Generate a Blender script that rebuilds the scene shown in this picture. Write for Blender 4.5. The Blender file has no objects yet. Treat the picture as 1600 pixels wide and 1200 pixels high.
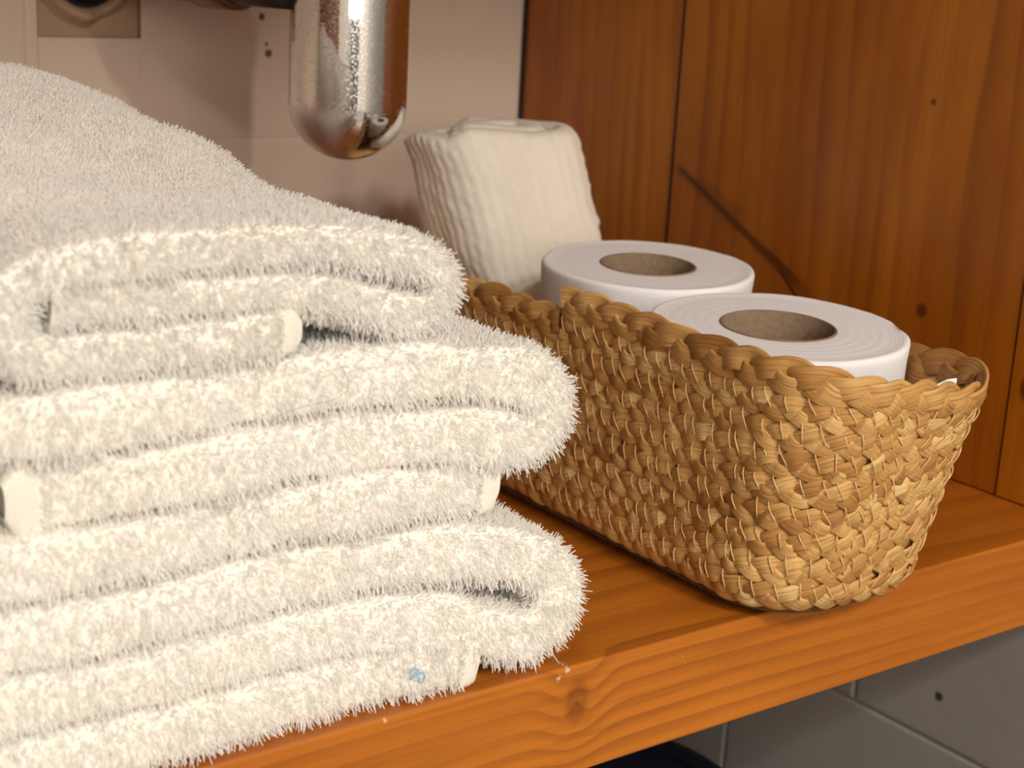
import bpy, math
import numpy as np
from mathutils import Matrix, Vector

rng = np.random.default_rng(7)
sc = bpy.context.scene
COL = sc.collection

# ------------------------------------------------------------------ camera
YAW, PITCH, ROLL, FPX = math.radians(36.87), math.radians(15.19), math.radians(3.08), 2465.0
CAM = np.array([0.0, 0.0, 0.235])
fw = np.array([math.sin(YAW)*math.cos(PITCH), math.cos(YAW)*math.cos(PITCH), -math.sin(PITCH)])
r0 = np.array([math.cos(YAW), -math.sin(YAW), 0.0]); u0 = np.cross(r0, fw)
rt = math.cos(ROLL)*r0 + math.sin(ROLL)*u0
up = -math.sin(ROLL)*r0 + math.cos(ROLL)*u0
cd = bpy.data.cameras.new('camera'); cam = bpy.data.objects.new('camera', cd); COL.objects.link(cam)
cam.matrix_world = Matrix(((rt[0], up[0], -fw[0], CAM[0]), (rt[1], up[1], -fw[1], CAM[1]), (rt[2], up[2], -fw[2], CAM[2]), (0, 0, 0, 1)))
cd.sensor_width = 36.0; cd.lens = FPX/1600*36.0; cd.clip_start = 0.01
cd.dof.use_dof = True; cd.dof.focus_distance = 0.57; cd.dof.aperture_fstop = 16
sc.camera = cam

# ------------------------------------------------------------------ helpers
F, BW, PX, WX = 0.384, 0.826, 0.611, 0.632      # shelf front, back wall, panel face, side wall

def mesh_obj(name, v, f, mat, parent=None, origin=(0, 0, 0), smooth=True, attrs=None, uv=None):
    v = np.asarray(v, dtype=np.float64); o = np.array(origin, dtype=np.float64)
    me = bpy.data.meshes.new(name)
    if isinstance(f, np.ndarray):
        nf, k = f.shape
        me.vertices.add(len(v)); me.loops.add(nf*k); me.polygons.add(nf)
        me.vertices.foreach_set('co', (v - o).astype(np.float32).ravel())
        me.loops.foreach_set('vertex_index', f.astype(np.int32).ravel())
        me.polygons.foreach_set('loop_start', np.arange(0, nf*k, k, dtype=np.int32))
        me.update(calc_edges=True)
    else:
        me.from_pydata([tuple(p) for p in (v - o)], [], f)
    me.validate()
    me.polygons.foreach_set('use_smooth', np.full(len(me.polygons), smooth))
    for n, a in (attrs or {}).items():
        at = me.attributes.new(n, 'FLOAT', 'POINT'); at.data.foreach_set('value', np.asarray(a, dtype=np.float32).ravel())
    if mat: me.materials.append(mat)
    ob = bpy.data.objects.new(name, me); COL.objects.link(ob)
    if parent is not None:
        ob.parent = parent
        ob.location = o - np.array(parent.location)
    else:
        ob.location = o
    return ob

def empty(name, loc):
    e = bpy.data.objects.new(name, None); COL.objects.link(e); e.location = loc; e.empty_display_size = 0.02
    return e

def tag(o, label=None, cat=None, group=None, kind=None):
    if label: o['label'] = label
    if cat: o['category'] = cat
    if group: o['group'] = group
    if kind: o['kind'] = kind
    return o

def grid_faces(n, m, wrap_n=False, wrap_m=False, base=0):
    a = np.arange(n if wrap_n else n-1); b = np.arange(m if wrap_m else m-1)
    A, B = np.meshgrid(a, b, indexing='ij')
    A2, B2 = (A+1) % n, (B+1) % m
    return (np.stack([A*m+B, A2*m+B, A2*m+B2, A*m+B2], -1).reshape(-1, 4) + base)

def join(parts):
    vs, fs, b = [], [], 0
    for v, f in parts:
        vs.append(np.asarray(v, dtype=float)); fs += [[i+b for i in q] for q in f]; b += len(v)
    return np.concatenate(vs), fs

def box(x0, x1, y0, y1, z0, z1, bv=0.0):
    """box, with its edges chamfered by bv"""
    c = np.array([(x0+x1)/2, (y0+y1)/2, (z0+z1)/2]); h = np.array([x1-x0, y1-y0, z1-z0])/2
    if bv <= 0:
        v = [c+h*np.array(s) for s in ((-1,-1,-1),(1,-1,-1),(1,1,-1),(-1,1,-1),(-1,-1,1),(1,-1,1),(1,1,1),(-1,1,1))]
        return np.array(v), [[3,2,1,0],[4,5,6,7],[0,1,5,4],[1,2,6,5],[2,3,7,6],[3,0,4,7]]
    import bmesh
    bm = bmesh.new(); bmesh.ops.create_cube(bm, size=1.0)
    for w in bm.verts: w.co = Vector(c + np.array(w.co)*2*h)
    bmesh.ops.bevel(bm, geom=bm.edges[:], offset=bv, segments=3, profile=0.5, affect='EDGES')
    bm.verts.index_update()
    v = np.array([w.co[:] for w in bm.verts]); f = [[w.index for w in q.verts] for q in bm.faces]; bm.free()
    return v, f

def vnoise(seed, *xs):
    """smooth pseudo noise, about -1..1, from sums of sines"""
    g = np.random.default_rng(seed); out = 0
    for k in range(6):
        ph = g.uniform(0, 6.28); w = g.normal(0, 1, len(xs)); w = w/np.linalg.norm(w)*g.uniform(.6, 1.7)
        out = out + np.sin(sum(a*b for a, b in zip(w, xs))*6.28 + ph)
    return out/3.2

def lathe(prof, n=64, c=(0, 0), wob=None):
    prof = np.array(prof); t = np.linspace(0, 2*np.pi, n, endpoint=False)
    r = prof[:, 0][:, None]*np.ones(n)[None]
    if wob is not None: r = wob(r, t[None]*np.ones_like(r), prof[:, 1][:, None]*np.ones_like(r))
    v = np.stack([c[0]+r*np.cos(t), c[1]+r*np.sin(t), prof[:, 1][:, None]*np.ones(n)], -1).reshape(-1, 3)
    return v, grid_faces(len(prof), n, wrap_m=True)[:, ::-1]

def tube(path, rad, n=8):
    """closed-ended tube along a polyline; rad number or array"""
    p = np.array(path, dtype=float); N = len(p); rad = np.ones(N)*rad
    t = np.gradient(p, axis=0); t /= np.linalg.norm(t, axis=1)[:, None]+1e-12
    ref = np.array([0, 0, 1.0]) if abs(t[0][2]) < .9 else np.array([1.0, 0, 0])
    a = np.cross(t, ref); a /= np.linalg.norm(a, axis=1)[:, None]+1e-12; b = np.cross(t, a)
    th = np.linspace(0, 2*np.pi, n, endpoint=False)
    v = p[:, None] + rad[:, None, None]*(np.cos(th)[None, :, None]*a[:, None] + np.sin(th)[None, :, None]*b[:, None])
    f = grid_faces(N, n, wrap_m=True).tolist() + [list(range(n)), list(range((N-1)*n, N*n))[::-1]]
    return v.reshape(-1, 3), f

# ------------------------------------------------------------------ materials
class M:
    def __init__(s, name, **kw):
        s.m = bpy.data.materials.new(name); s.m.use_nodes = True; s.nt = s.m.node_tree
        s.b = s.nt.nodes['Principled BSDF']
        for k, v in kw.items(): s.set(k, v)
    def set(s, k, v):
        i = s.b.inputs[k]
        if hasattr(v, 'links') or isinstance(v, bpy.types.NodeSocket): s.nt.links.new(v, i)
        else: i.default_value = (*v, 1) if isinstance(v, tuple) and len(v) == 3 else v
    def n(s, t, **kw):
        nd = s.nt.nodes.new('ShaderNode'+t)
        for k, v in kw.items(): setattr(nd, k, v)
        return nd
    def put(s, nd, idx, v):
        if isinstance(v, bpy.types.NodeSocket): s.nt.links.new(v, nd.inputs[idx])
        else: nd.inputs[idx].default_value = v
    def math(s, op, a, b=0.0, c=None):
        nd = s.n('Math', operation=op); s.put(nd, 0, a); s.put(nd, 1, b)
        if c is not None: s.put(nd, 2, c)
        return nd.outputs[0]
    def obj(s):
        nd = s.n('TexCoord'); return nd.outputs['Object']
    def geo(s):
        return s.n('NewGeometry').outputs['Position']
    def sep(s, v):
        nd = s.n('SeparateXYZ'); s.put(nd, 0, v); return nd.outputs
    def comb(s, x, y, z):
        nd = s.n('CombineXYZ'); s.put(nd, 0, x); s.put(nd, 1, y); s.put(nd, 2, z); return nd.outputs[0]
    def noise(s, v, scale, detail=3.0, rough=.5):
        nd = s.n('TexNoise'); s.put(nd, 'Vector', v); s.put(nd, 'Scale', scale); s.put(nd, 'Detail', detail); s.put(nd, 'Roughness', rough)
        return nd.outputs['Fac']
    def ramp(s, fac, stops):
        nd = s.n('ValToRGB'); s.put(nd, 0, fac); e = nd.color_ramp.elements
        while len(e) < len(stops): e.new(.5)
        for el, (p, c) in zip(e, stops):
            el.position = p; el.color = (*c, 1) if len(c) == 3 else c
        return nd.outputs[0]
    def mix(s, fac, a, b, mode='MIX'):
        nd = s.n('Mix', data_type='RGBA', blend_type=mode); s.put(nd, 0, fac)
        for i, v in ((6, a), (7, b)):
            s.put(nd, i, (*v, 1) if isinstance(v, tuple) and len(v) == 3 else v)
        return nd.outputs[2]
    def rng(s, v, a, b, c=0.0, d=1.0, smooth=True):
        nd = s.n('MapRange'); nd.interpolation_type = 'SMOOTHSTEP' if smooth else 'LINEAR'
        for i, x in enumerate((v, a, b, c, d)): s.put(nd, i, x)
        return nd.outputs[0]
    def bump(s, h, strength=.3, dist=.001):
        nd = s.n('Bump'); s.put(nd, 'Height', h); s.put(nd, 'Strength', strength); s.put(nd, 'Distance', dist)
        s.nt.links.new(nd.outputs[0], s.b.inputs['Normal']); return nd

def srgb(r, g, b):
    f = lambda c: (c/255/12.92) if c/255 <= .04045 else ((c/255+.055)/1.055)**2.4
    return (f(r), f(g), f(b))

def wood(name, along, across, third, knots, seed, light, mid, dark, freq=70.0, kk=.8, chips=(), rough=.40, coat=.06, streaks=(), tf=.55):
    """varnished pine: rings stretched along the board, bent round the knots. along/across/third are axis indices"""
    m = M(name); P = m.sep(m.obj())
    a, c, t = P[along], P[across], P[third]
    warp = m.noise(m.comb(m.math('MULTIPLY', a, 2.2), m.math('MULTIPLY', c, 9.0), m.math('MULTIPLY', m.math('ADD', t, seed), 9.0)), 1.0, 2.0)
    cc = m.math('ADD', m.math('ADD', c, m.math('MULTIPLY', t, tf)), m.math('MULTIPLY', m.math('SUBTRACT', warp, .5), .055))
    kd_all = None
    for (ka, kc, kt, ra, rc, rk, push) in knots:
        da = m.math('DIVIDE', m.math('SUBTRACT', a, ka), ra); dc = m.math('DIVIDE', m.math('SUBTRACT', c, kc), rc); dt = m.math('DIVIDE', m.math('SUBTRACT', t, kt), rk)
        d2 = m.math('ADD', m.math('ADD', m.math('MULTIPLY', da, da), m.math('MULTIPLY', dc, dc)), m.math('MULTIPLY', dt, dt))
        wide = m.math('EXPONENT', m.math('MULTIPLY', d2, -.35))
        cc = m.math('ADD', cc, m.math('MULTIPLY', m.math('MULTIPLY', wide, push), m.math('ADD', m.math('SQRT', d2), .2)))
        kd = m.rng(d2, .15, 1.1, 1.0, 0.0)
        kd_all = kd if kd_all is None else m.math('MAXIMUM', kd_all, kd)
    ring = m.math('FRACT', m.math('MULTIPLY', cc, freq))
    late = m.math('MULTIPLY', m.rng(ring, .25, .93), m.rng(ring, .93, 1.0, 1.0, 0.0))
    amp = m.noise(m.comb(m.math('MULTIPLY', a, 3.0), m.math('MULTIPLY', c, 30.0), m.math('ADD', t, seed*3)), 1.0, 2.0)
    late = m.math('MULTIPLY', late, m.rng(amp, .3, .7, .15, 1.0))
    fine = m.noise(m.comb(m.math('MULTIPLY', a, 14.0), m.math('MULTIPLY', c, 420.0), m.math('MULTIPLY', t, 420.0)), 1.0, 3.0, .6)
    blot = m.noise(m.comb(m.math('MULTIPLY', a, 5.0), m.math('MULTIPLY', c, 14.0), m.math('ADD', m.math('MULTIPLY', t, 14.0), seed)), 1.0, 3.0)
    col = m.mix(m.rng(blot, .3, .72), light, mid)
    col = m.mix(m.math('MULTIPLY', late, .52), col, dark)
    col = m.mix(m.math('MULTIPLY', m.rng(fine, .42, .8), .32), col, dark)
    for (a0, c0, a1, c1, w0, w1, k) in streaks:                            # dark slanting branch marks from (a0, c0) to (a1, c1)
        L = math.hypot(a1-a0, c1-c0); ea, ec = (a1-a0)/L, (c1-c0)/L
        pa, pc = m.math('SUBTRACT', a, a0), m.math('SUBTRACT', c, c0)
        al = m.math('ADD', m.math('MULTIPLY', pa, ea), m.math('MULTIPLY', pc, ec)); ac = m.math('ABSOLUTE', m.math('ADD', m.math('SUBTRACT', m.math('MULTIPLY', pa, ec), m.math('MULTIPLY', pc, ea)), m.math('MULTIPLY', m.math('SUBTRACT', blot, .5), .006)))
        wd = m.math('ADD', m.math('MULTIPLY', m.math('DIVIDE', al, L), w1-w0), w0)
        mk = m.math('MULTIPLY', m.rng(m.math('DIVIDE', ac, wd), .3, 1.0, 1.0, 0.0), m.math('MULTIPLY', m.rng(al, -.004, .006), m.rng(al, L*.8, L*1.1, 1.0, 0.0)))
        col = m.mix(m.math('MULTIPLY', mk, k), col, tuple(x*.3 for x in dark))
    if kd_all is not None:
        col = m.mix(m.math('MULTIPLY', kd_all, kk), col, tuple(x*.35 for x in dark))
    for (ca, ct_, r_) in chips:                                            # small pale scuffs
        dd = m.math('SQRT', m.math('ADD', m.math('POWER', m.math('SUBTRACT', a, ca), 2.0), m.math('POWER', m.math('SUBTRACT', t, ct_), 2.0)))
        dd = m.math('ADD', dd, m.math('MULTIPLY', m.math('SUBTRACT', m.noise(m.obj(), 900.0, 2.0), .5), r_*2.2))
        col = m.mix(m.rng(dd, r_*.5, r_, .75, 0.0), col, srgb(226, 190, 160))
    m.set('Base Color', col); m.set('Roughness', rough); m.set('Coat Weight', coat); m.set('Coat Roughness', .22)
    m.bump(m.math('ADD', fine, m.math('MULTIPLY', late, .5)), .12, .0006)
    return m.m

W_L, W_M, W_D = srgb(194, 114, 30), srgb(172, 93, 18), srgb(118, 56, 8)
mat_shelf = wood('shelf_pine', 0, 1, 2, [(.3235, .384, -.014, .0060, .02, .0105, .020)], 1.3, W_L, W_M, W_D, 52, tf=2.6, kk=.42, chips=[(.3185, -.0012, .0014), (.3150, -.0035, .0012), (.2450, -.0012, .0009), (.3725, -.0085, .0004)])
P_L, P_M, P_D = srgb(192, 118, 22), srgb(160, 86, 8), srgb(118, 56, 4)
mat_board_a = wood('panel_pine_narrow', 2, 1, 0, [], 4.1, P_L, P_M, P_D, 75)
mat_board_b = wood('panel_pine_wide', 2, 1, 0, [(.078, .486, PX, .0045, .004, .02, .004), (.178, .494, PX, .002, .002, .02, .002)], 7.7, P_L, P_M, P_D, 60, streaks=[(.1235, .670, .070, .560, .0014, .0055, .75), (.080, .585, .058, .556, .001, .0025, .9), (.1235, .672, .098, .612, .004, .012, .35)])
mat_board_c = wood('panel_pine_front', 2, 1, 0, [(.055, .421, PX, .007, .004, .02, .004)], 2.9, P_L, P_M, P_D, 70)

def painted(name, base, dirt, spots=()):
    m = M(name, Roughness=.5); p = m.geo()
    n1 = m.noise(p, 9.0, 4.0); n2 = m.noise(p, 260.0, 3.0, .6); n3 = m.noise(p, 55.0, 3.0)
    col = m.mix(m.math('MULTIPLY', m.rng(n1, .35, .75), .35), base, dirt)
    P = m.sep(p)
    for (x, y, z, r) in spots:
        d = m.math('SQRT', m.math('ADD', m.math('ADD', m.math('POWER', m.math('SUBTRACT', P[0], x), 2.0), m.math('POWER', m.math('SUBTRACT', P[1], y), 2.0)), m.math('POWER', m.math('SUBTRACT', P[2], z), 2.0)))
        d = m.math('ADD', d, m.math('MULTIPLY', m.math('SUBTRACT', n3, .5), r*.8))
        col = m.mix(m.rng(d, r*.6, r*1.15, .9, 0.0), col, (.02, .014, .01))
    m.set('Base Color', col)
    m.bump(m.math('ADD', m.math('MULTIPLY', n2, .35), n3), .25, .0012)
    return m.m
mat_wall_back = painted('cream_painted_brick', srgb(216, 198, 180), srgb(202, 182, 162), [(.428, .826, .194, .0022), (.4325, .826, .1735, .0024), (.4312, .826, .1785, .0012)])
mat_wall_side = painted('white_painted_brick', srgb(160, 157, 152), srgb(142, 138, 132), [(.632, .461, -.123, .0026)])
mat_room = painted('room_plaster', srgb(205, 198, 188), srgb(190, 180, 168))
mat_floor = painted('floor_tile_grey', srgb(120, 116, 112), srgb(100, 96, 92))
mat_cavity = painted('rough_mortar', srgb(178, 148, 120), srgb(116, 90, 70))

def terry(name, base, shade):
    m = M(name, Roughness=.95); p = m.geo()
    n = m.noise(p, 35.0, 3.0)
    m.set('Base Color', m.mix(m.rng(n, .35, .7), base, shade))
    m.set('Sheen Weight', .25); m.set('Sheen Roughness', .5)
    m.set('Subsurface Weight', .0)
    m.bump(m.noise(p, 900.0, 2.0), .3, .001)
    return m.m
mat_terry = terry('white_terry', srgb(248, 243, 234), srgb(244, 238, 226))
m = M('white_terry_pile', **{'Base Color': srgb(249, 247, 243), 'Roughness': .8})
tl = m.n('BsdfTranslucent'); tl.inputs[0].default_value = (*srgb(251, 248, 243), 1); ms = m.n('MixShader'); ms.inputs[0].default_value = .28
m.nt.links.new(m.b.outputs[0], ms.inputs[1]); m.nt.links.new(tl.outputs[0], ms.inputs[2]); m.nt.links.new(ms.outputs[0], m.nt.nodes['Material Output'].inputs[0]); mat_pile = m.m
mat_hem = terry('woven_hem', srgb(244, 238, 226), srgb(238, 231, 216))
mat_wash = terry('cream_ribbed_cotton', srgb(238, 230, 217), srgb(232, 223, 208))
mat_ink = M('blue_ink', **{'Base Color': srgb(142, 190, 222), 'Roughness': .8}).m
mat_strand_hair = M('dark_hair', **{'Base Color': srgb(120, 100, 80), 'Roughness': .5}).m

m = M('tissue_paper', Roughness=.9); p = m.obj(); q = m.sep(p)
rad = m.math('SQRT', m.math('ADD', m.math('MULTIPLY', q[0], q[0]), m.math('MULTIPLY', q[1], q[1])))
rad = m.math('ADD', rad, m.math('MULTIPLY', m.noise(p, 60.0, 2.0), .0022))
lay = m.math('SINE', m.math('MULTIPLY', rad, 3800.0))
m.set('Base Color', m.mix(m.noise(p, 40.0, 2.0), srgb(250, 249, 252), srgb(246, 244, 248)))
m.bump(m.math('ADD', m.math('MULTIPLY', lay, .10), m.noise(p, 420.0, 3.0)), .22, .0007); mat_tissue = m.m
m = M('grey_cardboard', Roughness=.85); p = m.obj()
m.set('Base Color', m.mix(m.rng(m.noise(p, 500.0, 3.0), .35, .7), srgb(142, 120, 96), srgb(128, 107, 84)))
m.bump(m.noise(p, 700.0, 2.0), .2, .0005); mat_card = m.m

m = M('plaited_seagrass', Roughness=.55)
tint = m.n('Attribute', attribute_name='tint').outputs['Fac']; su = m.n('Attribute', attribute_name='su').outputs['Fac']; sv = m.n('Attribute', attribute_name='sv').outputs['Fac']
fib = m.noise(m.comb(m.math('MULTIPLY', su, 50.0), m.math('MULTIPLY', sv, 5.5), m.math('MULTIPLY', tint, 37.0)), 1.0, 3.0, .65)
bl = m.noise(m.geo(), 90.0, 2.0)
col = m.ramp(m.math('ADD', m.math('MULTIPLY', tint, .72), m.math('MULTIPLY', bl, .28)), [(0.0, srgb(128, 80, 34)), (.3, srgb(190, 138, 74)), (.6, srgb(220, 174, 106)), (1.0, srgb(250, 222, 158))])
col = m.mix(m.rng(fib, .42, .70, 0.0, .55), col, srgb(116, 74, 34))
m.set('Base Color', col); m.bump(fib, .55, .0007); m.set('Specular IOR Level', .4); mat_grass = m.m
m = M('basket_lining', Roughness=.9); m.set('Base Color', m.mix(m.noise(m.geo(), 200.0, 3.0), srgb(120, 80, 40), srgb(90, 58, 26))); mat_lining = m.m
mat_thread = M('pale_thread', **{'Base Color': srgb(226, 190, 130), 'Roughness': .6}).m
mat_white_tag = M('white_tag', **{'Base Color': srgb(245, 245, 245), 'Roughness': .6}).m

m = M('spotted_chrome', Metallic=1.0); p = m.obj(); P = m.sep(p)
sp = m.noise(p, 1000.0, 2.0, .75); haze = m.noise(p, 60.0, 4.0, .6)
low = m.rng(m.math('ADD', P[2], m.math('MULTIPLY', haze, .02)), .012, .055, 1.0, 0.0)
spots = m.rng(sp, .56, .66)
sidew = m.math('SUBTRACT', m.math('MULTIPLY', P[0], .8), m.math('MULTIPLY', P[1], .6))
scale_ = m.math('MULTIPLY', m.rng(m.math('ADD', P[2], m.math('MULTIPLY', haze, .012)), .026, .042, 1.0, 0.0), m.rng(m.math('ADD', sidew, m.math('MULTIPLY', haze, .01)), .002, .013, 1.0, 0.0))
scale_ = m.math('MULTIPLY', scale_, m.rng(haze, .2, .6, .55, 1.0))
m.set('Base Color', m.mix(m.math('MULTIPLY', spots, .5), (.78, .77, .76), (.45, .42, .38)))
m.set('Roughness', m.math('ADD', m.math('ADD', .04, m.math('MULTIPLY', scale_, .40)), m.math('MULTIPLY', spots, .35)))
m.bump(m.math('ADD', spots, m.math('MULTIPLY', haze, .6)), .10, .0006); mat_chrome = m.m
m = M('tarnished_brass_pipe', Metallic=.9, Roughness=.4); p = m.obj()
m.set('Base Color', m.mix(m.noise(p, 80.0, 3.0), srgb(150, 116, 88), srgb(96, 70, 54))); mat_pipe = m.m
mat_dark_pipe = M('dark_rubber', **{'Base Color': srgb(38, 32, 32), 'Roughness': .45}).m
m = M('navy_plastic', Roughness=.4); m.set('Base Color', m.mix(m.noise(m.obj(), 30.0, 2.0), srgb(14, 20, 34), srgb(20, 28, 46))); mat_navy = m.m
mat_reflect_grey = M('reflect_grey', **{'Base Color': srgb(96, 92, 88), 'Roughness': .5}).m
mat_reflect_brown = M('reflect_brown', **{'Base Color': srgb(112, 66, 32), 'Roughness': .45}).m
mat_gap_shade = M('gap_shade', **{'Base Color': srgb(44, 20, 8), 'Roughness': .8}).m
m = M('stone_counter', Roughness=.35); m.set('Base Color', m.mix(m.noise(m.obj(), 40.0, 4.0), srgb(150, 92, 44), srgb(120, 70, 30))); mat_counter = m.m

# ------------------------------------------------------------------ room shell
def brick_wall(name, axis, pos, u0, u1, z0, z1, zline, ujoint, mat, facing, L=.186, H=.0915, hole=None, deep=1.0):
    """brick courses with recessed, rounded joints. axis 0: wall plane x=pos with u=y; axis 1: plane y=pos with u=x. facing: direction out of the wall (+1/-1)"""
    parts = []
    def P3(u, z, d):                      # d metres out of the wall
        return (pos+facing*d, u, z) if axis == 0 else (u, pos+facing*d, z)
    k0 = math.floor((z0-zline)/H); k1 = math.ceil((z1-zline)/H)
    for k in range(k0, k1):
        za, zb = max(z0, zline+k*H), min(z1, zline+(k+1)*H)
        off = ujoint + (k % 2)*L/2
        j0 = math.floor((u0-off)/L); j1 = math.ceil((u1-off)/L)
        for j in range(j0, j1):
            ua, ub = max(u0, off+j*L), min(u1, off+(j+1)*L)
            if ub-ua < 1e-4: continue
            cells = [(ua, ub, za, zb)]
            if hole:
                ha, hb, hc, hd = hole; out = []
                for (a, b, c, d) in cells:
                    if b <= ha or a >= hb or d <= hc or c >= hd: out.append((a, b, c, d)); continue
                    if a < ha: out.append((a, ha, c, d))
                    if b > hb: out.append((hb, b, c, d))
                    m0, m1 = max(a, ha), min(b, hb)
                    if c < hc: out.append((m0, m1, c, hc))
                    if d > hd: out.append((m0, m1, hd, d))
                cells = out
            for (a, b, c, d) in cells:
                gl = .0012 if abs(a-ua) < 1e-6 else .0002; gr = .0012 if abs(b-ub) < 1e-6 else .0002
                gb = .0012 if abs(c-za) < 1e-6 else .0002; gt = .0012 if abs(d-zb) < 1e-6 else .0002
                rows = []
                for (ins, dep) in ((0.0, -.0016*deep), (.35, -.0013*deep), (.8, -.0006*deep), (1.6, -.0001*deep), (3.0, 0.0)):
                    rows.append([P3(a+gl*ins, c+gb*ins, dep), P3(b-gr*ins, c+gb*ins, dep), P3(b-gr*ins, d-gt*ins, dep), P3(a+gl*ins, d-gt*ins, dep)])
                v = np.array(rows).reshape(-1, 3); f = [[i*4+q, i*4+(q+1) % 4, i*4+4+(q+1) % 4, i*4+4+q] for i in range(4) for q in range(4)] + [[16, 17, 18, 19]]
                parts.append((v, f))
    v, f = join(parts)
    return tag(mesh_obj(name, v, f, mat, smooth=False), kind='structure')

FLOORZ, CEILZ, LX, FY = -.42, 1.95, -1.5, -2.2
HOLE = (.298, .355, .181, .250)
brick_wall('wall_back', 1, BW, LX, WX, FLOORZ, CEILZ, .125, .106, mat_wall_back, -1, hole=HOLE, deep=.3)
brick_wall('wall_right', 0, WX, FY, BW, FLOORZ, CEILZ, -.149, .516, mat_wall_side, -1, deep=1.3)
for n, b, mt in (('wall_left', box(LX-.05, LX, FY, BW, FLOORZ, CEILZ), mat_room), ('wall_front', box(LX, WX, FY-.05, FY, FLOORZ, CEILZ), mat_room),
                 ('floor', box(LX, WX, FY, BW, FLOORZ-.05, FLOORZ), mat_floor), ('ceiling', box(LX, WX, FY, BW, CEILZ, CEILZ+.05), mat_room)):
    tag(mesh_obj(n, *b, mt, smooth=False), kind='structure')
tag(mesh_obj('reflect_board_1', *box(-1.12, -.22, FY, FY+.035, FLOORZ, FLOORZ+2.0, .003), mat_reflect_grey, smooth=False), kind='structure')  # unseen grey slab, added as a dark band for the chrome to reflect
tag(mesh_obj('reflect_board_2', *box(LX, LX+.035, -.90, .62, FLOORZ, FLOORZ+2.0, .003), mat_reflect_brown, smooth=False), kind='structure')  # unseen brown slab, added to give the chrome its brown reflected band
# square cut-out where the waste pipe enters the wall: recess, ragged mortar ring, dark sleeve
ha, hb, hc, hd = HOLE
rv = [(ha, BW-.0002, hc), (hb, BW-.0002, hc), (hb, BW-.0002, hd), (ha, BW-.0002, hd)]; rb = [(x, BW+.0045, z) for x, _, z in rv]
tag(mesh_obj('trim_1', rv+rb, [[0, 1, 5, 4], [1, 2, 6, 5], [2, 3, 7, 6], [3, 0, 4, 7], [4, 5, 6, 7]], mat_cavity, smooth=False), kind='structure')
cx, cz = (ha+hb)/2-.001, .2145
e = tag(empty('drain_sleeve', (cx, BW, cz)), 'dark round drain sleeve in crumbling mortar set in square wall cut-out', 'drain outlet')
t = np.linspace(0, 2*np.pi, 90, endpoint=False); ring = []
for rr, dy in ((.0285, .0044), (.0255, .0020), (.0235, -.0012), (.0205, -.0014), (.0175, .0040)):
    w = rr*(1+.035*vnoise(3, t/6.28*3, t*0+rr*40)+.02*vnoise(4, t/6.28*9, t*0)); w = np.minimum(w, .0278/np.maximum(np.abs(np.cos(t)), .01))
    ring.append(np.stack([cx+w*np.cos(t), BW+dy+.0012*vnoise(5, t/6.28*7, t*0+rr*90), cz+w*np.sin(t)], -1))
mesh_obj('mortar_ring', np.concatenate(ring), grid_faces(5, 90, wrap_m=True), mat_cavity, e, (cx, BW, cz))
sl = [np.stack([cx+r_*np.cos(t), np.full_like(t, y_), cz+r_*np.sin(t)], -1) for r_, y_ in ((.0182, BW+.0042), (.0182, BW+.001), (.0172, BW+.0005), (.0165, BW+.0040), (.001, BW+.0043))]
mesh_obj('sleeve', np.concatenate(sl), grid_faces(5, 90, wrap_m=True), mat_dark_pipe, e, (cx, BW, cz))

# ------------------------------------------------------------------ furniture
s = empty('wooden_shelf', (0.0, 0.6, -.04))
v, f = box(LX+.6, WX-.003, F, BW-.003, -.0425, -.0002, .0012)
sh = mesh_obj('wooden_shelf_board', v, f, mat_shelf, None, (0, 0, 0), smooth=False)
bpy.data.objects.remove(s)
sh.name = 'wooden_shelf'
tag(sh, 'orange varnished pine shelf board with knotted front edge, carrying towels and basket', 'shelf')
pn = tag(empty('wooden_side_panel', (PX+.009, .6, 0)), 'orange brown varnished wooden side panel of vertical boards standing beside the basket', 'panel')
for (y0, y1, dx, mt) in ((.6755, BW-.004, .0022, mat_board_a), (.4306, .6735, .0008, mat_board_b), (.3865, .4296, 0, mat_board_c)):
    b0 = mesh_obj('board', *join([box(PX+dx, PX+.0185, y0, y1, 0.0003, .4035, .0006), box(PX+.012, PX+.016, y0-.0022, y0+.002, 0.0003, .4035)]), mt, None, (0, 0, 0), smooth=False)
    b0.parent = pn; b0.matrix_parent_inverse = Matrix.Translation(-pn.location)
for (y0, y1, dx) in ((.6736, .6754, .0012), (.42965, .43055, .0007), (BW-.0040, BW-.0012, .0010)):  # dark strips painting shade into the board seams and the wall corner
    b0 = mesh_obj('gap_shade_strip', *box(PX+dx, PX+.0117, y0, y1, .0006, .4030), mat_gap_shade, None, (0, 0, 0), smooth=False)
    b0.parent = pn; b0.matrix_parent_inverse = Matrix.Translation(-pn.location); b0['label'] = 'dark strip standing in for shade in the board gap'
ct = mesh_obj('countertop', *box(-.62, WX-.003, .36, BW-.003, .405, .44, .002), mat_board_c, None, (0, 0, 0), smooth=False)
tag(ct, 'wooden top over the shelf, resting on the side panel of vertical boards', 'countertop')

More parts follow.
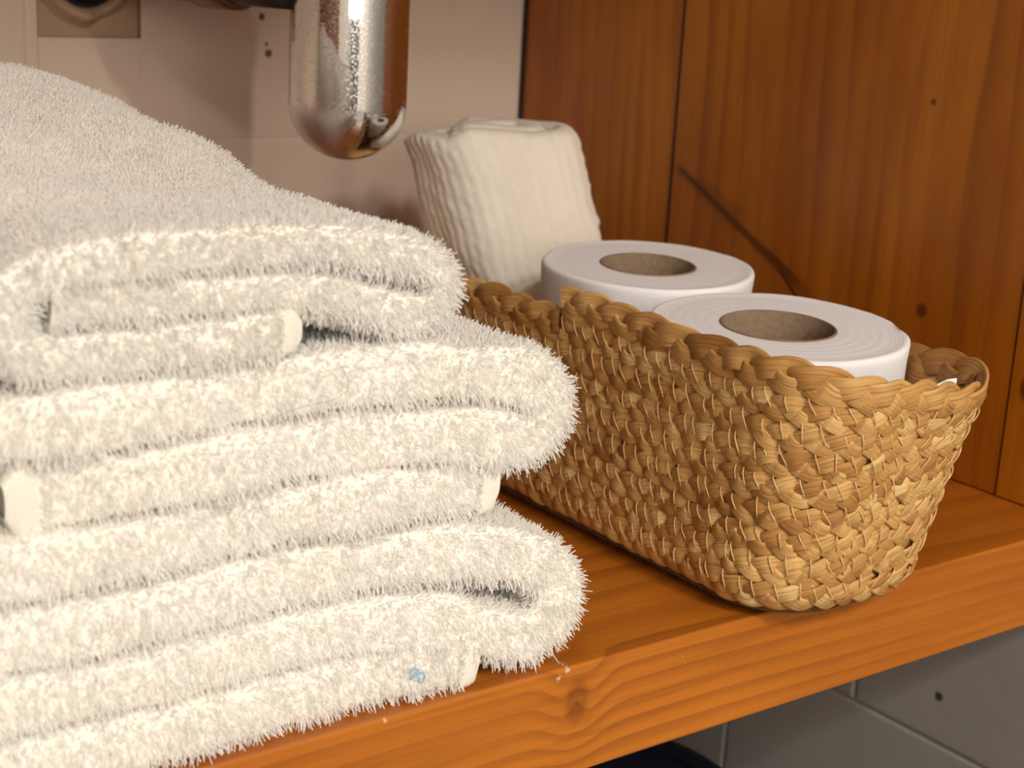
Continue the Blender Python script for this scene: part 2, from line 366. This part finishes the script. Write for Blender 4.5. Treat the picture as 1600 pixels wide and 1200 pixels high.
# ------------------------------------------------------------------ bottle trap
TX, TY, TR = .394, .670, .0286
tr = tag(empty('bottle_trap', (TX, TY, .139)), 'water spotted chrome bottle trap with rounded bottom hanging before the back wall', 'drain trap')
zb = .1345
prof = [(0.0004, zb)] + [(TR*math.sin(a), zb+.027*(1-math.cos(a))) for a in np.linspace(.08, math.pi/2, 22)] + [(TR, z) for z in np.linspace(zb+.03, .245, 12)]
v, f = lathe(prof, 96, (TX, TY)); mesh_obj('bottle_cup', v, f, mat_chrome, tr, (TX, TY, zb))
v, f = lathe([(TR, .245), (.031, .2455), (.0315, .252), (.031, .259), (.024, .26), (.019, .27), (.019, .4045)], 64, (TX, TY)); mesh_obj('inlet_neck', v, f, mat_chrome, tr, (TX, TY, .245))
PZ = .2228
A_ = np.array([TX-.022, TY+.012, PZ]); B_ = np.array([cx+.012, BW-.03, PZ]); dirn = (B_-A_)/np.linalg.norm(B_-A_)
v, f = tube([A_, A_+dirn*.03, B_], .0185, 40); mesh_obj('outlet_pipe', v, f, mat_dark_pipe, tr, tuple(A_))
L_ = np.linalg.norm(B_-A_)
v, f = tube([A_+dirn*x for x in (.038, .0385, .040, .062, .0635, .064)], [.0170, .0202, .0212, .0212, .0202, .0170], 40); mesh_obj('union_nut', v, f, mat_pipe, tr, tuple(A_+dirn*.05))
v, f = tube([B_, np.array([cx, BW-.012, .2165]), np.array([cx, BW+.006, .2150])], .0135, 32); mesh_obj('wall_elbow', v, f, mat_dark_pipe, tr, tuple(B_))

# ------------------------------------------------------------------ bin under the shelf
BX, BY, BZ, BR = .4855, .576, -.203, .0985
bn = tag(empty('round_bin', (BX, BY, FLOORZ)), 'dark navy round bin standing on the floor under the shelf', 'bin')
v, f = lathe([(.001, FLOORZ+.001), (BR*.82, FLOORZ+.001), (BR*.84, FLOORZ+.006), (BR, BZ-.006), (BR, BZ), (BR-.004, BZ), (BR*.83, FLOORZ+.008), (.001, FLOORZ+.006)], 96, (BX, BY))
mesh_obj('bin_body', v, f, mat_navy, bn, (BX, BY, FLOORZ))
v, f = lathe([(BR+.0003, BZ-.010), (BR+.004, BZ-.008), (BR+.0045, BZ), (BR+.002, BZ+.003), (BR-.003, BZ+.002), (BR-.005, BZ-.004), (BR+.0003, BZ-.010)], 96, (BX, BY))
mesh_obj('rim', v, f, mat_navy, bn, (BX, BY, BZ))

# ------------------------------------------------------------------ towels
def lift(x, y):
    """how much the pile swells towards its back"""
    return 1 + .02*vnoise(12, x*9, y*9)*np.clip((y-.41)/.04, 0, 1) + .175*np.clip((y-.42)/.2, 0, 1)**1.2*np.clip((.34-x)/.16, 0.15, 1) + .012*vnoise(11, x*5, y*5)

def smooth_path(P, step):
    """resampled polyline through Catmull-Rom"""
    P = np.array(P, dtype=float); Q = [P[0]]
    E = np.vstack([2*P[0]-P[1], P, 2*P[-1]-P[-2]])
    for i in range(1, len(E)-2):
        for u in np.linspace(0, 1, 24)[1:]:
            a, b, c, d = E[i-1], E[i], E[i+1], E[i+2]
            Q.append(.5*((2*b)+(-a+c)*u+(2*a-5*b+4*c-d)*u*u+(-a+3*b-3*c+d)*u**3))
    Q = np.array(Q); s_ = np.r_[0, np.cumsum(np.linalg.norm(np.diff(Q, axis=0), axis=1))]
    n = max(4, int(round(s_[-1]/step))); ss = np.linspace(0, s_[-1], n+1)
    return np.stack([np.interp(ss, s_, Q[:, k]) for k in range(Q.shape[1])], -1), ss

def sweep(P, ss, thick, y0, y1, seed, nf=9, nd=44, rough=1.0, mul=None):
    """cloth layer: path P (x,z) swept in depth y0..y1, front and back edges rounded"""
    T = np.gradient(P, axis=0); T /= np.linalg.norm(T, axis=1)[:, None]; N = np.stack([-T[:, 1], T[:, 0]], -1)
    th = thick*np.ones(len(P)) if mul is None else thick*mul
    sg = lambda q, e: np.sign(q)*np.abs(q)**e
    a = np.linspace(-np.pi/2, np.pi/2, nf); d = np.linspace(0, 1, nd+2)[1:-1]**1.35
    cs = [( -math.cos(q)*.62, math.sin(q)) for q in a]                      # front edge, in units of thickness/2 (y, n)
    k = len(a)
    rows = []
    n_cs = nf + nd + nf + nd
    V = np.zeros((len(P), n_cs, 3))
    yf = y0 + .0022*vnoise(seed, ss*9, ss*0) + .0008*vnoise(seed+1, ss*40, ss*0)
    yb = y1 + .004*vnoise(seed+2, ss*6, ss*0)
    for j in range(n_cs):
        if j < nf:   yy = yf + (1-max(math.cos(a[j]), 0)**.5)*th/2*.36; nn = sg(math.sin(a[j]), .72)*th/2
        elif j < nf+nd:
            q = d[j-nf]; yy = yf+.36*th/2 + (yb-yf-.36*th)*q; nn = th/2
        elif j < 2*nf+nd:
            q = a[::-1][j-nf-nd]; yy = yb - (1-math.cos(q))*th/2*.36; nn = math.sin(q)*th/2
        else:
            q = d[::-1][j-2*nf-nd]; yy = yf+.36*th/2 + (yb-yf-.36*th)*q; nn = -th/2
        # soft bulges on the surface only, never past the layer's own share of the pile
        bump = rough*(.0007*vnoise(seed+5, ss*16, yy*16) + .0004*vnoise(seed+6, ss*60, yy*60) - .0006)
        nn = nn*(1+bump/(th/2))
        V[:, j, 0] = P[:, 0] + N[:, 0]*nn; V[:, j, 1] = yy; V[:, j, 2] = P[:, 1] + N[:, 1]*nn
    return V

def towel(name, P, thick, y0, y1, seed, loc, label, hem_start, hem_end, count, dz=0.0):
    P = [(x, z+dz) for x, z in P]; loc = (loc[0], loc[1], loc[2]+dz)
    P, ss = smooth_path(P, .0022)
    mul = np.ones(len(P))
    L = ss[-1]; hw = .0080
    V = sweep(P, ss, thick, y0, y1, seed, mul=mul)
    def bend(V):
        W = V.copy(); W[..., 2] = V[..., 2]*lift(V[..., 0], V[..., 1]); return W
    e = tag(empty(name, loc), label, 'towel', 'folded white towels in the pile')
    body = bend(V); i0 = 0; i1 = len(P)
    if hem_start: i0 = int(np.searchsorted(ss, hw))
    if hem_end: i1 = int(np.searchsorted(ss, L-hw))+1
    B = body[i0:i1]; n, m_ = B.shape[:2]
    f = grid_faces(n, m_, wrap_m=True)
    vv = B.reshape(-1, 3)
    # close the two ends with a centre line
    cap0 = B[0].mean(0)[None]; cap1 = B[-1].mean(0)[None]
    vv = np.concatenate([vv, cap0, cap1]); nv = n*m_
    tri = [[nv, (q+1) % m_, q] for q in range(m_)] + [[nv+1, (n-1)*m_+q, (n-1)*m_+(q+1) % m_] for q in range(m_)]
    fl = f.tolist()+tri
    ob = mesh_obj('terry_cloth', vv, fl, mat_terry, e, loc)
    for cond, sl, end in ((hem_start, slice(0, i0+2), 0), (hem_end, slice(i1-2, len(P)), -1)):
        if not cond: continue
        H = V[sl].copy(); k = len(H)
        # the hem is flatter than the pile and closes in a rounded lip
        mid = P[sl]
        w = np.linspace(0, 1, k) if end == -1 else np.linspace(1, 0, k)
        shr = (1.13-.05*w)*np.sqrt(np.clip(1-(w*.97)**8, 0, 1))
        H[..., 0] = mid[:, 0][:, None] + (H[..., 0]-mid[:, 0][:, None])*shr[:, None]
        H[..., 2] = mid[:, 1][:, None] + (H[..., 2]-mid[:, 1][:, None])*shr[:, None]
        ym = H[..., 1].mean(1)[:, None]; H[..., 1] = ym+(H[..., 1]-ym)*(1-.012*w[:, None]**6)
        H = bend(H); hv = H.reshape(-1, 3); hn = k*m_
        hv = np.concatenate([hv, H[0].mean(0)[None], H[-1].mean(0)[None]])
        hf = grid_faces(k, m_, wrap_m=True).tolist()+[[hn, (q+1) % m_, q] for q in range(m_)]+[[hn+1, (k-1)*m_+q, (k-1)*m_+(q+1) % m_] for q in range(m_)]
        h_ = mesh_obj('hem', hv, hf, mat_hem, e, loc); h_['label'] = 'smooth woven hem'
    # pile: short terry loops, where the towel can be seen
    vg = ob.vertex_groups.new(name='pile')
    co = vv; w = np.clip((.475-co[:, 1])/.12, .45, 1.0)
    for wt in (1.0,): 
        idx = np.where(co[:, 1] < .46)[0].tolist(); vg.add(idx, 1.0, 'REPLACE')
        idx = np.where(co[:, 1] >= .46)[0].tolist(); vg.add(idx, .55, 'REPLACE')
    vl = ob.vertex_groups.new(name='pile_length')
    for i_, (a_, b_) in enumerate(((-1, .398), (.398, .406), (.406, .42), (.42, 9))):
        vl.add(np.where((co[:, 1] >= a_) & (co[:, 1] < b_))[0].tolist(), (1.0, .9, .75, .6)[i_], 'REPLACE')
    vl.add(np.where(co[:, 0] > co[:, 0].max()-.022)[0].tolist(), 1.0, 'REPLACE')
    md = ob.modifiers.new('pile', 'PARTICLE_SYSTEM'); ps = md.particle_system; st = ps.settings
    st.type = 'HAIR'; st.count = count; st.emit_from = 'FACE'; st.use_emit_random = True; st.hair_step = 4
    st.hair_length = .0028; st.factor_random = .00042; st.object_align_factor = (0, -.00005, -.00022)
    st.render_step = 4; st.display_step = 2; st.use_advanced_hair = True
    st.length_random = .45
    ps.vertex_group_density = 'pile'; ps.vertex_group_length = 'pile_length'
    st.radius_scale = .001; st.root_radius = .42; st.tip_radius = .26; st.shape = 0.0; st.use_close_tip = True
    st.roughness_1 = .0006; st.roughness_1_size = .004; st.roughness_2 = .0004; st.roughness_endpoint = .0004
    ob.data.materials.append(mat_pile); st.material = 2; ps.seed = seed
    return e

# trifold paths (x, z): inner flap end -> fold on the basket side -> top layer -> far fold -> bottom flap end
t3 = 'white terry towel folded in three, bottom of the pile, lying on the wooden shelf'
towel('folded_towel', [(.105, .0305), (.16, .0305), (.22, .030), (.262, .0265), (.288, .0175), (.302, .0130), (.3125, .0158), (.3165, .0245), (.313, .0345), (.302, .0415), (.282, .0470), (.25, .0498), (.20, .0502), (.12, .0502), (.06, .0500), (.040, .0480), (.0275, .040), (.0245, .0300), (.0275, .020), (.040, .0124), (.06, .0112), (.12, .0111), (.20, .0111), (.284, .0109)],
      .0198, F+.0045, F+.285, 21, (.17, F+.14, .0005), t3, False, True, 260000)
towel('folded_towel', [(.1285, .0890), (.16, .0895), (.22, .0895), (.262, .0875), (.285, .0845), (.299, .0820), (.3075, .0860), (.3085, .0945), (.301, .1015), (.285, .1060), (.25, .1088), (.20, .1094), (.12, .1094), (.06, .1090), (.040, .1070), (.0275, .099), (.0245, .089), (.0275, .079), (.040, .0715), (.06, .0700), (.12, .0700), (.20, .0700), (.25, .0698), (.290, .0682)],
      .0194, F+.004, F+.275, 41, (.17, F+.14, .0605), 'white terry towel folded in three, middle of the pile between two other towels', True, True, 260000, .0010)
towel('folded_towel', [(.1418, .1420), (.152, .1412), (.175, .1398), (.205, .1385), (.226, .1345), (.245, .1285), (.256, .1268), (.2625, .1290), (.2645, .1345), (.261, .1405), (.250, .1450), (.225, .1500), (.195, .1522), (.160, .1527), (.145, .1515), (.1345, .147), (.1305, .1390), (.1335, .1310), (.143, .1272), (.16, .1264), (.19, .1264), (.2145, .1262)],
      .0124, F+.0035, F+.27, 61, (.19, F+.13, .121), 'white terry towel folded in three, topmost of the pile with hollow left fold', False, True, 240000, .0014)

# blue laundry mark on the bottom towel, a stray hair on the middle one
bt = bpy.data.objects['folded_towel']
pts = [(.2545, .0128), (.2562, .0136), (.2580, .0126), (.2560, .0112), (.2550, .0104), (.2572, .0110), (.2592, .0116), (.2604, .0100), (.2596, .0082), (.2582, .0086), (.2586, .0100)]
P_, _ = smooth_path([(x, F+.0016, z) for x, z in pts], .0004)
lm = mesh_obj('laundry_mark', *tube(P_, .00030, 6), mat_ink, bt, (.258, F+.003, .010)); lm['label'] = 'faint blue laundry mark'
P_, _ = smooth_path([(.2015, F-.0005, .1005), (.205, F-.0005, .1050), (.213, F-.001, .1070), (.222, F-.001, .1078), (.228, F-.0005, .1105), (.228, F+.002, .1150), (.228, F+.007, .1180)], .0008)
h_ = mesh_obj('stray_hair', *tube(P_, .00007, 5), mat_strand_hair, None, (.215, F-.001, .106))
tag(h_, 'thin brown stray hair clinging to the front of the middle towel', 'hair')

# ------------------------------------------------------------------ basket
BC = np.array([.4680, .5220])
def outline(z, n=720):
    """plan of the basket wall at height z: points by even fractions, from the middle of the left side, clockwise seen from above"""
    z = np.clip(z, 0, .105); k = z/.1
    ins = .006*np.clip(1-z/.014, 0, 1)**2                                    # rounded bottom edge
    xl = .4000+ins; xr = .488+.0185*k**.9-ins
    yf = .3665-.0140*k**1.1+ins; yb = .675+.03*k-ins
    R = .030+.002*k
    c = [(xl+R, yb-R, np.pi, np.pi/2), (xr-R, yb-R, np.pi/2, 0), (xr-R, yf+R, 0, -np.pi/2), (xl+R, yf+R, -np.pi/2, -np.pi)]
    pts = []
    for (px, py, a0, a1) in c:
        for a in np.linspace(a0, a1, 24): pts.append((px+R*math.cos(a), py+R*math.sin(a)))
    pts = np.array(pts)
    ym = .5
    start = np.array([[xl, ym]])
    pts = np.concatenate([start, pts, start])
    # rim a little wider in the middle of the long sides
    s_ = np.r_[0, np.cumsum(np.linalg.norm(np.diff(pts, axis=0), axis=1))]
    ss = np.linspace(0, s_[-1], n, endpoint=False)
    q = np.stack([np.interp(ss, s_, pts[:, 0]), np.interp(ss, s_, pts[:, 1])], -1)
    sm = lambda x, a, b: (lambda t: t*t*(3-2*t))(np.clip((x-a)/(b-a), 0, 1))
    side = np.clip((q[:, 0]-(xl+xr)/2)/((xr-xl)/2), -1, 1)
    q[:, 0] += np.maximum(side, 0)*.034*sm(q[:, 1], .395, .465)*sm(q[:, 1], .72, .65)       # pressed out by the rolls on the panel side
    return q, s_[-1]
ZL = np.linspace(0, .105, 43); OUT = np.array([outline(z)[0] for z in ZL])      # (43, 720, 2)
def wall_pt(u, z):
    """u in turns (fraction of the way round), z height -> xyz, bilinear"""
    u = np.mod(u, 1)*720; i = np.floor(u).astype(int) % 720; fu = (u-np.floor(u))[..., None]; i2 = (i+1) % 720
    w = np.clip(z/.105, 0, .99999)*42; j = np.floor(w).astype(int); fz = (w-j)[..., None]
    p = (OUT[j, i]*(1-fu)+OUT[j, i2]*fu)*(1-fz)+(OUT[j+1, i]*(1-fu)+OUT[j+1, i2]*fu)*fz
    sm = lambda x, a, b: (lambda t: t*t*(3-2*t))(np.clip((x-a)/(b-a), 0, 1))
    sag = .114*sm(p[..., 0], .402, .490)+.030*sm(p[..., 1], .372, .350)+.10*sm(p[..., 1], .40, .50)*sm(p[..., 0], .42, .50)      # the far side of the rim sits lower
    return np.concatenate([p, (np.asarray(z)*(1-sag*np.asarray(z)/.1))[..., None]], -1)
def wall_frame(u, z):
    p = wall_pt(u, z); du = wall_pt(u+.003, z)-wall_pt(u-.003, z); dz = wall_pt(u, z+.003)-wall_pt(u, np.maximum(z-.003, 0))
    t_ = du/np.linalg.norm(du, axis=-1, keepdims=True); w_ = dz/np.linalg.norm(dz, axis=-1, keepdims=True)
    n_ = np.cross(t_, w_); n_ /= np.linalg.norm(n_, axis=-1, keepdims=True)
    return p, t_, w_, -n_
PITCHZ, ZTOP, PER = .0105, .0970, outline(.06)[1]
TURNS = 9.0
def zrow(turn):                                   # turn counts from the bottom
    return np.maximum(.0048, ZTOP-(TURNS-turn)*PITCHZ)
def strands(t0, t1, A, Bn, hw, ht, seed, lap):
    """three strand plait along the spiral between turns t0..t1"""
    n = int((t1-t0)*PER/.0011); tt = np.linspace(t0, t1, n); s_ = (tt-t0)*PER
    z = zrow(tt); p, T, W, N = wall_frame(tt, z); N = -N
    g = np.random.default_rng(seed); vs, fs, tn, su, sv, base = [], [], [], [], [], 0
    wob = .10*vnoise(seed+8, s_*11, s_*0)
    ph0 = 2*np.pi*s_/lap + 1.1*vnoise(seed+9, s_*4, s_*0)
    up_j = .0006*vnoise(seed+3, s_*25, s_*0)
    for k in range(3):
        ph = ph0 + 2*np.pi*k/3
        aw = A*(1+.12*vnoise(seed+k, s_*30, s_*0)); lat = aw*np.sin(ph)+up_j; nor = Bn*np.sin(2*ph)*(1+.15*vnoise(seed+20+k, s_*30, s_*0))
        c = p + W*lat[:, None] + N*nor[:, None]
        tg = np.gradient(c, axis=0); tg /= np.linalg.norm(tg, axis=1)[:, None]
        # strand lies flat against the wall, leaning where it turns over
        nn = N - tg*(np.sum(N*tg, 1)[:, None]); nn /= np.linalg.norm(nn, axis=1)[:, None]
        sd = np.cross(tg, nn)
        tw = .22*vnoise(seed+40+k, s_*26, s_*0) - .15*np.sin(ph)*np.sin(2*ph)
        n2 = nn*np.cos(tw)[:, None]+sd*np.sin(tw)[:, None]; s2 = np.cross(tg, n2)
        wv = hw*(1+.14*vnoise(seed+60+k, s_*45, s_*0)+.10*np.sin(2*ph)); tv = ht*(1+.12*vnoise(seed+70+k, s_*45, s_*0))
        m_ = 20; th = np.linspace(0, 2*np.pi, m_, endpoint=False)
        cs, sn = np.cos(th), np.sin(th)
        lumps = 1+.13*np.sin(cs[None]*9+vnoise(seed+90+k, s_*20, s_*0)[:, None]*2)*np.ones((n, 1))
        V = c[:, None]+(s2[:, None]*(cs*1.0)[None, :, None]*wv[:, None, None] + n2[:, None]*(np.sign(sn)*np.abs(sn)**.7)[None, :, None]*tv[:, None, None]*lumps[:, :, None])
        vs.append(V.reshape(-1, 3)); fs.append(grid_faces(n, m_, wrap_m=True, base=base)); base += n*m_
        # one colour per visible plait
        seg = np.floor((ph+.5)/(2*np.pi)*1.0).astype(int)
        val = np.clip(g.beta(1.6, 1.7, seg.max()-seg.min()+2), 0, 1)[seg-seg.min()]
        val = np.clip(val*.75+.12+.12*vnoise(seed+80, s_*1.3, s_*0+k), 0, 1)
        tn.append(np.repeat(val, m_)); su.append(np.repeat(s_*1.0+k*3.3, m_)); sv.append(np.tile(cs+k*2.7, n))
    return np.concatenate(vs), np.concatenate(fs), dict(tint=np.concatenate(tn), su=np.concatenate(su), sv=np.concatenate(sv))

bl = (BC[0], BC[1], .0003)
bk = tag(empty('plaited_basket', bl), 'straw coloured plaited seagrass basket on the shelf holding toilet rolls', 'basket')
v, f, at = strands(.2, TURNS-1.0, .0033, .0012, .0036, .0010, 100, .031)
mesh_obj('woven_wall', v, f, mat_grass, bk, bl, attrs=at)
v, f, at = strands(TURNS-1.0, TURNS, .0034, .0016, .0049, .0012, 300, .047)
rim = mesh_obj('rim_braid', v, f, mat_grass, bk, bl, attrs=at); rim['label'] = 'thicker braided rim'
# inner skin and floor of the basket
uu = np.linspace(0, 1, 240, endpoint=False); zs = np.linspace(.002, .086, 16)
V = np.array([[0, 0, 0]]*0).reshape(0, 3)
rows = [wall_pt(uu, np.full_like(uu, z)) for z in zs]
lv = np.concatenate(rows); ctr = np.array([[BC[0], BC[1], .002]])
lf = grid_faces(len(zs), 240, wrap_m=True).tolist()+[[len(lv), (i+1) % 240, i] for i in range(240)]
mesh_obj('lining', np.concatenate([lv, ctr]), lf, mat_lining, bk, bl)
# sewing thread: a slanting stitch from each row to the next
g = np.random.default_rng(5); parts = []; FU = 0.0
for tt in np.arange(.6, TURNS-1.0, .0072/PER):
    t0 = tt+g.normal(0, .0010/PER); z0 = float(zrow(t0))-.0012; z1 = z0+PITCHZ*g.uniform(.55, .85)
    sl = (1 if .56 < t0 % 1 < .78 else -1)*g.uniform(.6, 1.9)/PER      # leans with the side it is on
    us = t0+sl*np.array([0, -.0004, -.0012, -.0020, -.0026]); zz = np.linspace(z0, z1, 5)
    p, T, W, N = wall_frame(us, zz); off = np.array([.0017, .0023, .0025, .0024, .0017])+g.normal(0, .0002)
    parts.append(tube(p+N*off[:, None], .00025, 5))
v, f = join(parts)
st_ = mesh_obj('stitching_thread', v, f, mat_thread, bk, bl); st_['label'] = 'pale sewing thread'
# scrap of white tag caught in the rim at the front right
tx = np.array([.4555, .4625, .4700, .4760]); tz_ = np.array([.0886, .0902, .0916, .0912])
ty = np.array([.3580, .3572, .3574, .3580])
tv = np.concatenate([np.stack([tx, ty, tz_*0+.078], -1), np.stack([tx, ty, tz_], -1)])
tv = np.concatenate([tv, tv+np.array([0, .0004, 0])])
tg_ = mesh_obj('white_tag', tv, [[0, 1, 5, 4], [1, 2, 6, 5], [2, 3, 7, 6], [12, 13, 9, 8], [13, 14, 10, 9], [14, 15, 11, 10], [4, 5, 13, 12], [5, 6, 14, 13], [6, 7, 15, 14]], mat_white_tag, bk, bl); tg_['label'] = 'white tag edge'

def inside(P, m=.0055):
    """soft goods give way to the basket wall: world points kept m inside it"""
    P = P.copy()
    for i in range(43):
        lo, hi = (ZL[i]-.00125)*.93, (ZL[i]+.00126)*.93
        sel = (P[:, 2] >= lo) & (P[:, 2] < hi) if i else P[:, 2] < hi
        if not sel.any(): continue
        o = OUT[i]; xm = (o[:, 0].min()+o[:, 0].max())/2
        R_ = o[o[:, 0] > xm]; R_ = R_[np.argsort(R_[:, 1])]; L_ = o[o[:, 0] <= xm]; L_ = L_[np.argsort(L_[:, 1])]
        y = np.clip(P[sel, 1], o[:, 1].min()+m, o[:, 1].max()-m)
        x = np.clip(P[sel, 0], np.interp(y, L_[:, 1], L_[:, 0])+m, np.interp(y, R_[:, 1], R_[:, 0])-m)
        P[sel, 0] = x; P[sel, 1] = y
    return P
# ------------------------------------------------------------------ toilet rolls
def roll(loc, R, h, tilt, spin, seed, label):
    e = tag(empty('toilet_roll', loc), label, 'toilet paper', 'toilet rolls in the basket')
    ri = R*.462
    def wob(r, t, z):
        a = (r-ri)/(R-ri)
        step = .0006*((t/(2*np.pi)) % 1)
        return r + np.clip(a, 0, 1)*(R*.013*vnoise(seed, np.cos(t)*.5, np.sin(t)*.5)+R*.011*vnoise(seed+1, np.cos(t)*1.0, np.sin(t)*1.0+z*6)+step)
    prof = [(ri, .001), (R*.7, .0005), (R-.002, .0005), (R, .003)] + [(R, z) for z in np.linspace(.008, h-.008, 10)] + [(R+.0003, h-.0040), (R+.0004, h-.0020), (R+.0002, h-.0009), (R-.0003, h-.0002), (R-.0010, h+.0002), (R-.0022, h+.0001)] + [(x, h-.0004+.00012*math.sin(i*2.1)) for i, x in enumerate(np.linspace(R-.0045, ri+.001, 16))] + [(ri, h-.0005)]
    v, f = lathe(prof, 144, wob=wob)
    from mathutils import Euler
    Rm = np.array(Euler((tilt[0], tilt[1], spin)).to_matrix()); lc = np.array(loc)
    def put(v): return (inside(np.asarray(v)@Rm.T+lc)-lc)@Rm
    v = put(v)
    bd = mesh_obj('paper', v, f, mat_tissue, None); cv, cf = lathe([(ri-.0001, .0005), (ri-.0001, h-.0003), (ri-.0007, h+.0001), (ri-.0014, h-.0003), (ri-.0014, .0005)], 96)
    cr = mesh_obj('cardboard_core', cv, cf, mat_card, None)
    for o in (bd, cr): o.parent = e
    e.rotation_euler = (tilt[0], tilt[1], spin)
    return e
roll((.4660, .4430, .0085), .0522, .0865, (.035, -.02, .3), 0, 510, 'white toilet roll nearest the basket front, its grey cardboard core open upwards')
roll((.4860, .5480, .0100), .0493, .0895, (.035, -.02, 2.2), 0, 520, 'white toilet roll between the front toilet roll and the rolled towel')

# ------------------------------------------------------------------ rolled towel standing in the back of the basket
rw = tag(empty('rolled_towel', (.500, .655, .006)), 'cream ribbed towel rolled up and stood on end at the back of the basket', 'towel')
n_s, turns = 620, 3.1
ph = np.linspace(0, 2*np.pi*turns, n_s); kk = ph/ph[-1]
rad = .08+.92*kk**.9
ex = 1.0/(np.abs(np.cos(ph))**3.4+np.abs(np.sin(ph))**3.4)**(1/3.4)
aa, bb = rad*.0445*ex*np.cos(ph+.55), rad*.030*ex*np.sin(ph+.55)
C2 = np.stack([aa, bb], -1); T2 = np.gradient(C2, axis=0); T2 /= np.linalg.norm(T2, axis=1)[:, None]; N2 = np.stack([T2[:, 1], -T2[:, 0]], -1)
s_ = np.r_[0, np.cumsum(np.linalg.norm(np.diff(C2, axis=0), axis=1))]
H = .1385+.0015*vnoise(31, s_*14, s_*0)+.0028*np.clip((aa+.010)/.006, -1, 1)-.0035*np.clip((-aa-.030)/.012, 0, 1)**1.5+.002*(1-kk)
ribs = .0012*np.abs(np.sin(s_*np.pi/.0058))*(.45+.55*np.clip(vnoise(33, s_*9, s_*0)+.7, 0, 1))
tz = np.r_[np.linspace(0, .955, 60), .975, .99, 1.0, 1.0]
th = .0050
inset = np.r_[np.ones(60), .95, .78, .45, .05]
er, ev = np.array([.8, -.6]), np.array([.6, .8])
V = []
for side in (1, -1):
    for j in (range(len(tz)) if side == 1 else range(len(tz)-1, -1, -1)):
        off = side*inset[j]*(th+(ribs if side == 1 else 0)+.0003*vnoise(35, s_*70, s_*0+tz[j]*14)+.0004*vnoise(36, s_*200, s_*0+tz[j]*60))
        pts = C2+N2*off[:, None]
        h = tz[j]*H; scl = (.90+.07*np.clip(h/.14, 0, 1))*(.78+.22*np.clip(h/.035, 0, 1))
        w = .0015*vnoise(37, s_*12, h*20)
        xy = (pts[:, 0]*scl+w+.0075-.0125*(h/.14)-.004*np.clip((h-.09)/.05, 0, 1))[:, None]*er + (pts[:, 1]*(.85+.15*scl))[:, None]*ev + np.stack([.497+0*h-.500, .645+.046*(h/.14)**1.3-.655], -1)
        V.append(np.concatenate([xy, h[:, None]], 1))
V = np.array(V); k_ = V.shape[0]
rl = np.array([.500, .655, .006]); V = (inside(V.reshape(-1, 3)+rl, .0135)-rl).reshape(V.shape)
f = grid_faces(k_, n_s, wrap_n=True).tolist()
f += [[j*n_s for j in range(k_)][::-1], [j*n_s+n_s-1 for j in range(k_)]]
ro = mesh_obj('ribbed_cloth', V.reshape(-1, 3), f, mat_wash, None); ro.parent = rw
md = ro.modifiers.new('pile', 'PARTICLE_SYSTEM'); st = md.particle_system.settings
st.type = 'HAIR'; st.count = 110000; st.emit_from = 'FACE'; st.use_emit_random = True; st.hair_step = 3; st.hair_length = .0023
st.factor_random = .0003; st.radius_scale = .001; st.root_radius = .35; st.tip_radius = .2; st.use_advanced_hair = True; st.length_random = .4; st.material = 1

# ------------------------------------------------------------------ light
def area(name, loc, target, size, power, col, size_y=None):
    l = bpy.data.lights.new(name, 'AREA'); l.energy = power; l.color = col; l.size = size
    if size_y: l.shape = 'RECTANGLE'; l.size_y = size_y
    o = bpy.data.objects.new(name, l); COL.objects.link(o); o.location = loc
    o.rotation_euler = (Vector(target)-Vector(loc)).to_track_quat('-Z', 'Y').to_euler(); return o
LC = (1.0, .935, .84)
for k_, zl in enumerate((1.085, 1.16, 1.235)):                     # the three bulbs of the wall light across the room
    area('wall_light_bulb', (.42, -1.15, zl), (.4, .6, .05), .06, 3.0, LC)
area('mirror_lamp', (-.30, -1.05, 1.15), (.35, .5, .05), .12, 5.0, LC)
area('fill_light', (-.35, -1.45, .50), (.30, .5, .08), 1.1, 8.6, (1.0, .945, .87), .8)  # broad soft fill added to reach under the counter, not an actual lamp
area('front_wall_fill', (.1, -1.35, 1.5), (.1, -2.2, .1), .3, 70, (1.0, .95, .88))  # added to brighten the front wall for chrome reflections and bounce
w = bpy.data.worlds.new('world'); sc.world = w; w.use_nodes = True
w.node_tree.nodes['Background'].inputs[0].default_value = (.9, .95, 1, 1); w.node_tree.nodes['Background'].inputs[1].default_value = .05
sc.view_settings.view_transform = 'Standard'; sc.view_settings.look = 'None'; sc.view_settings.gamma = 1; sc.view_settings.use_curve_mapping = False
sc.view_settings.exposure = 0.0
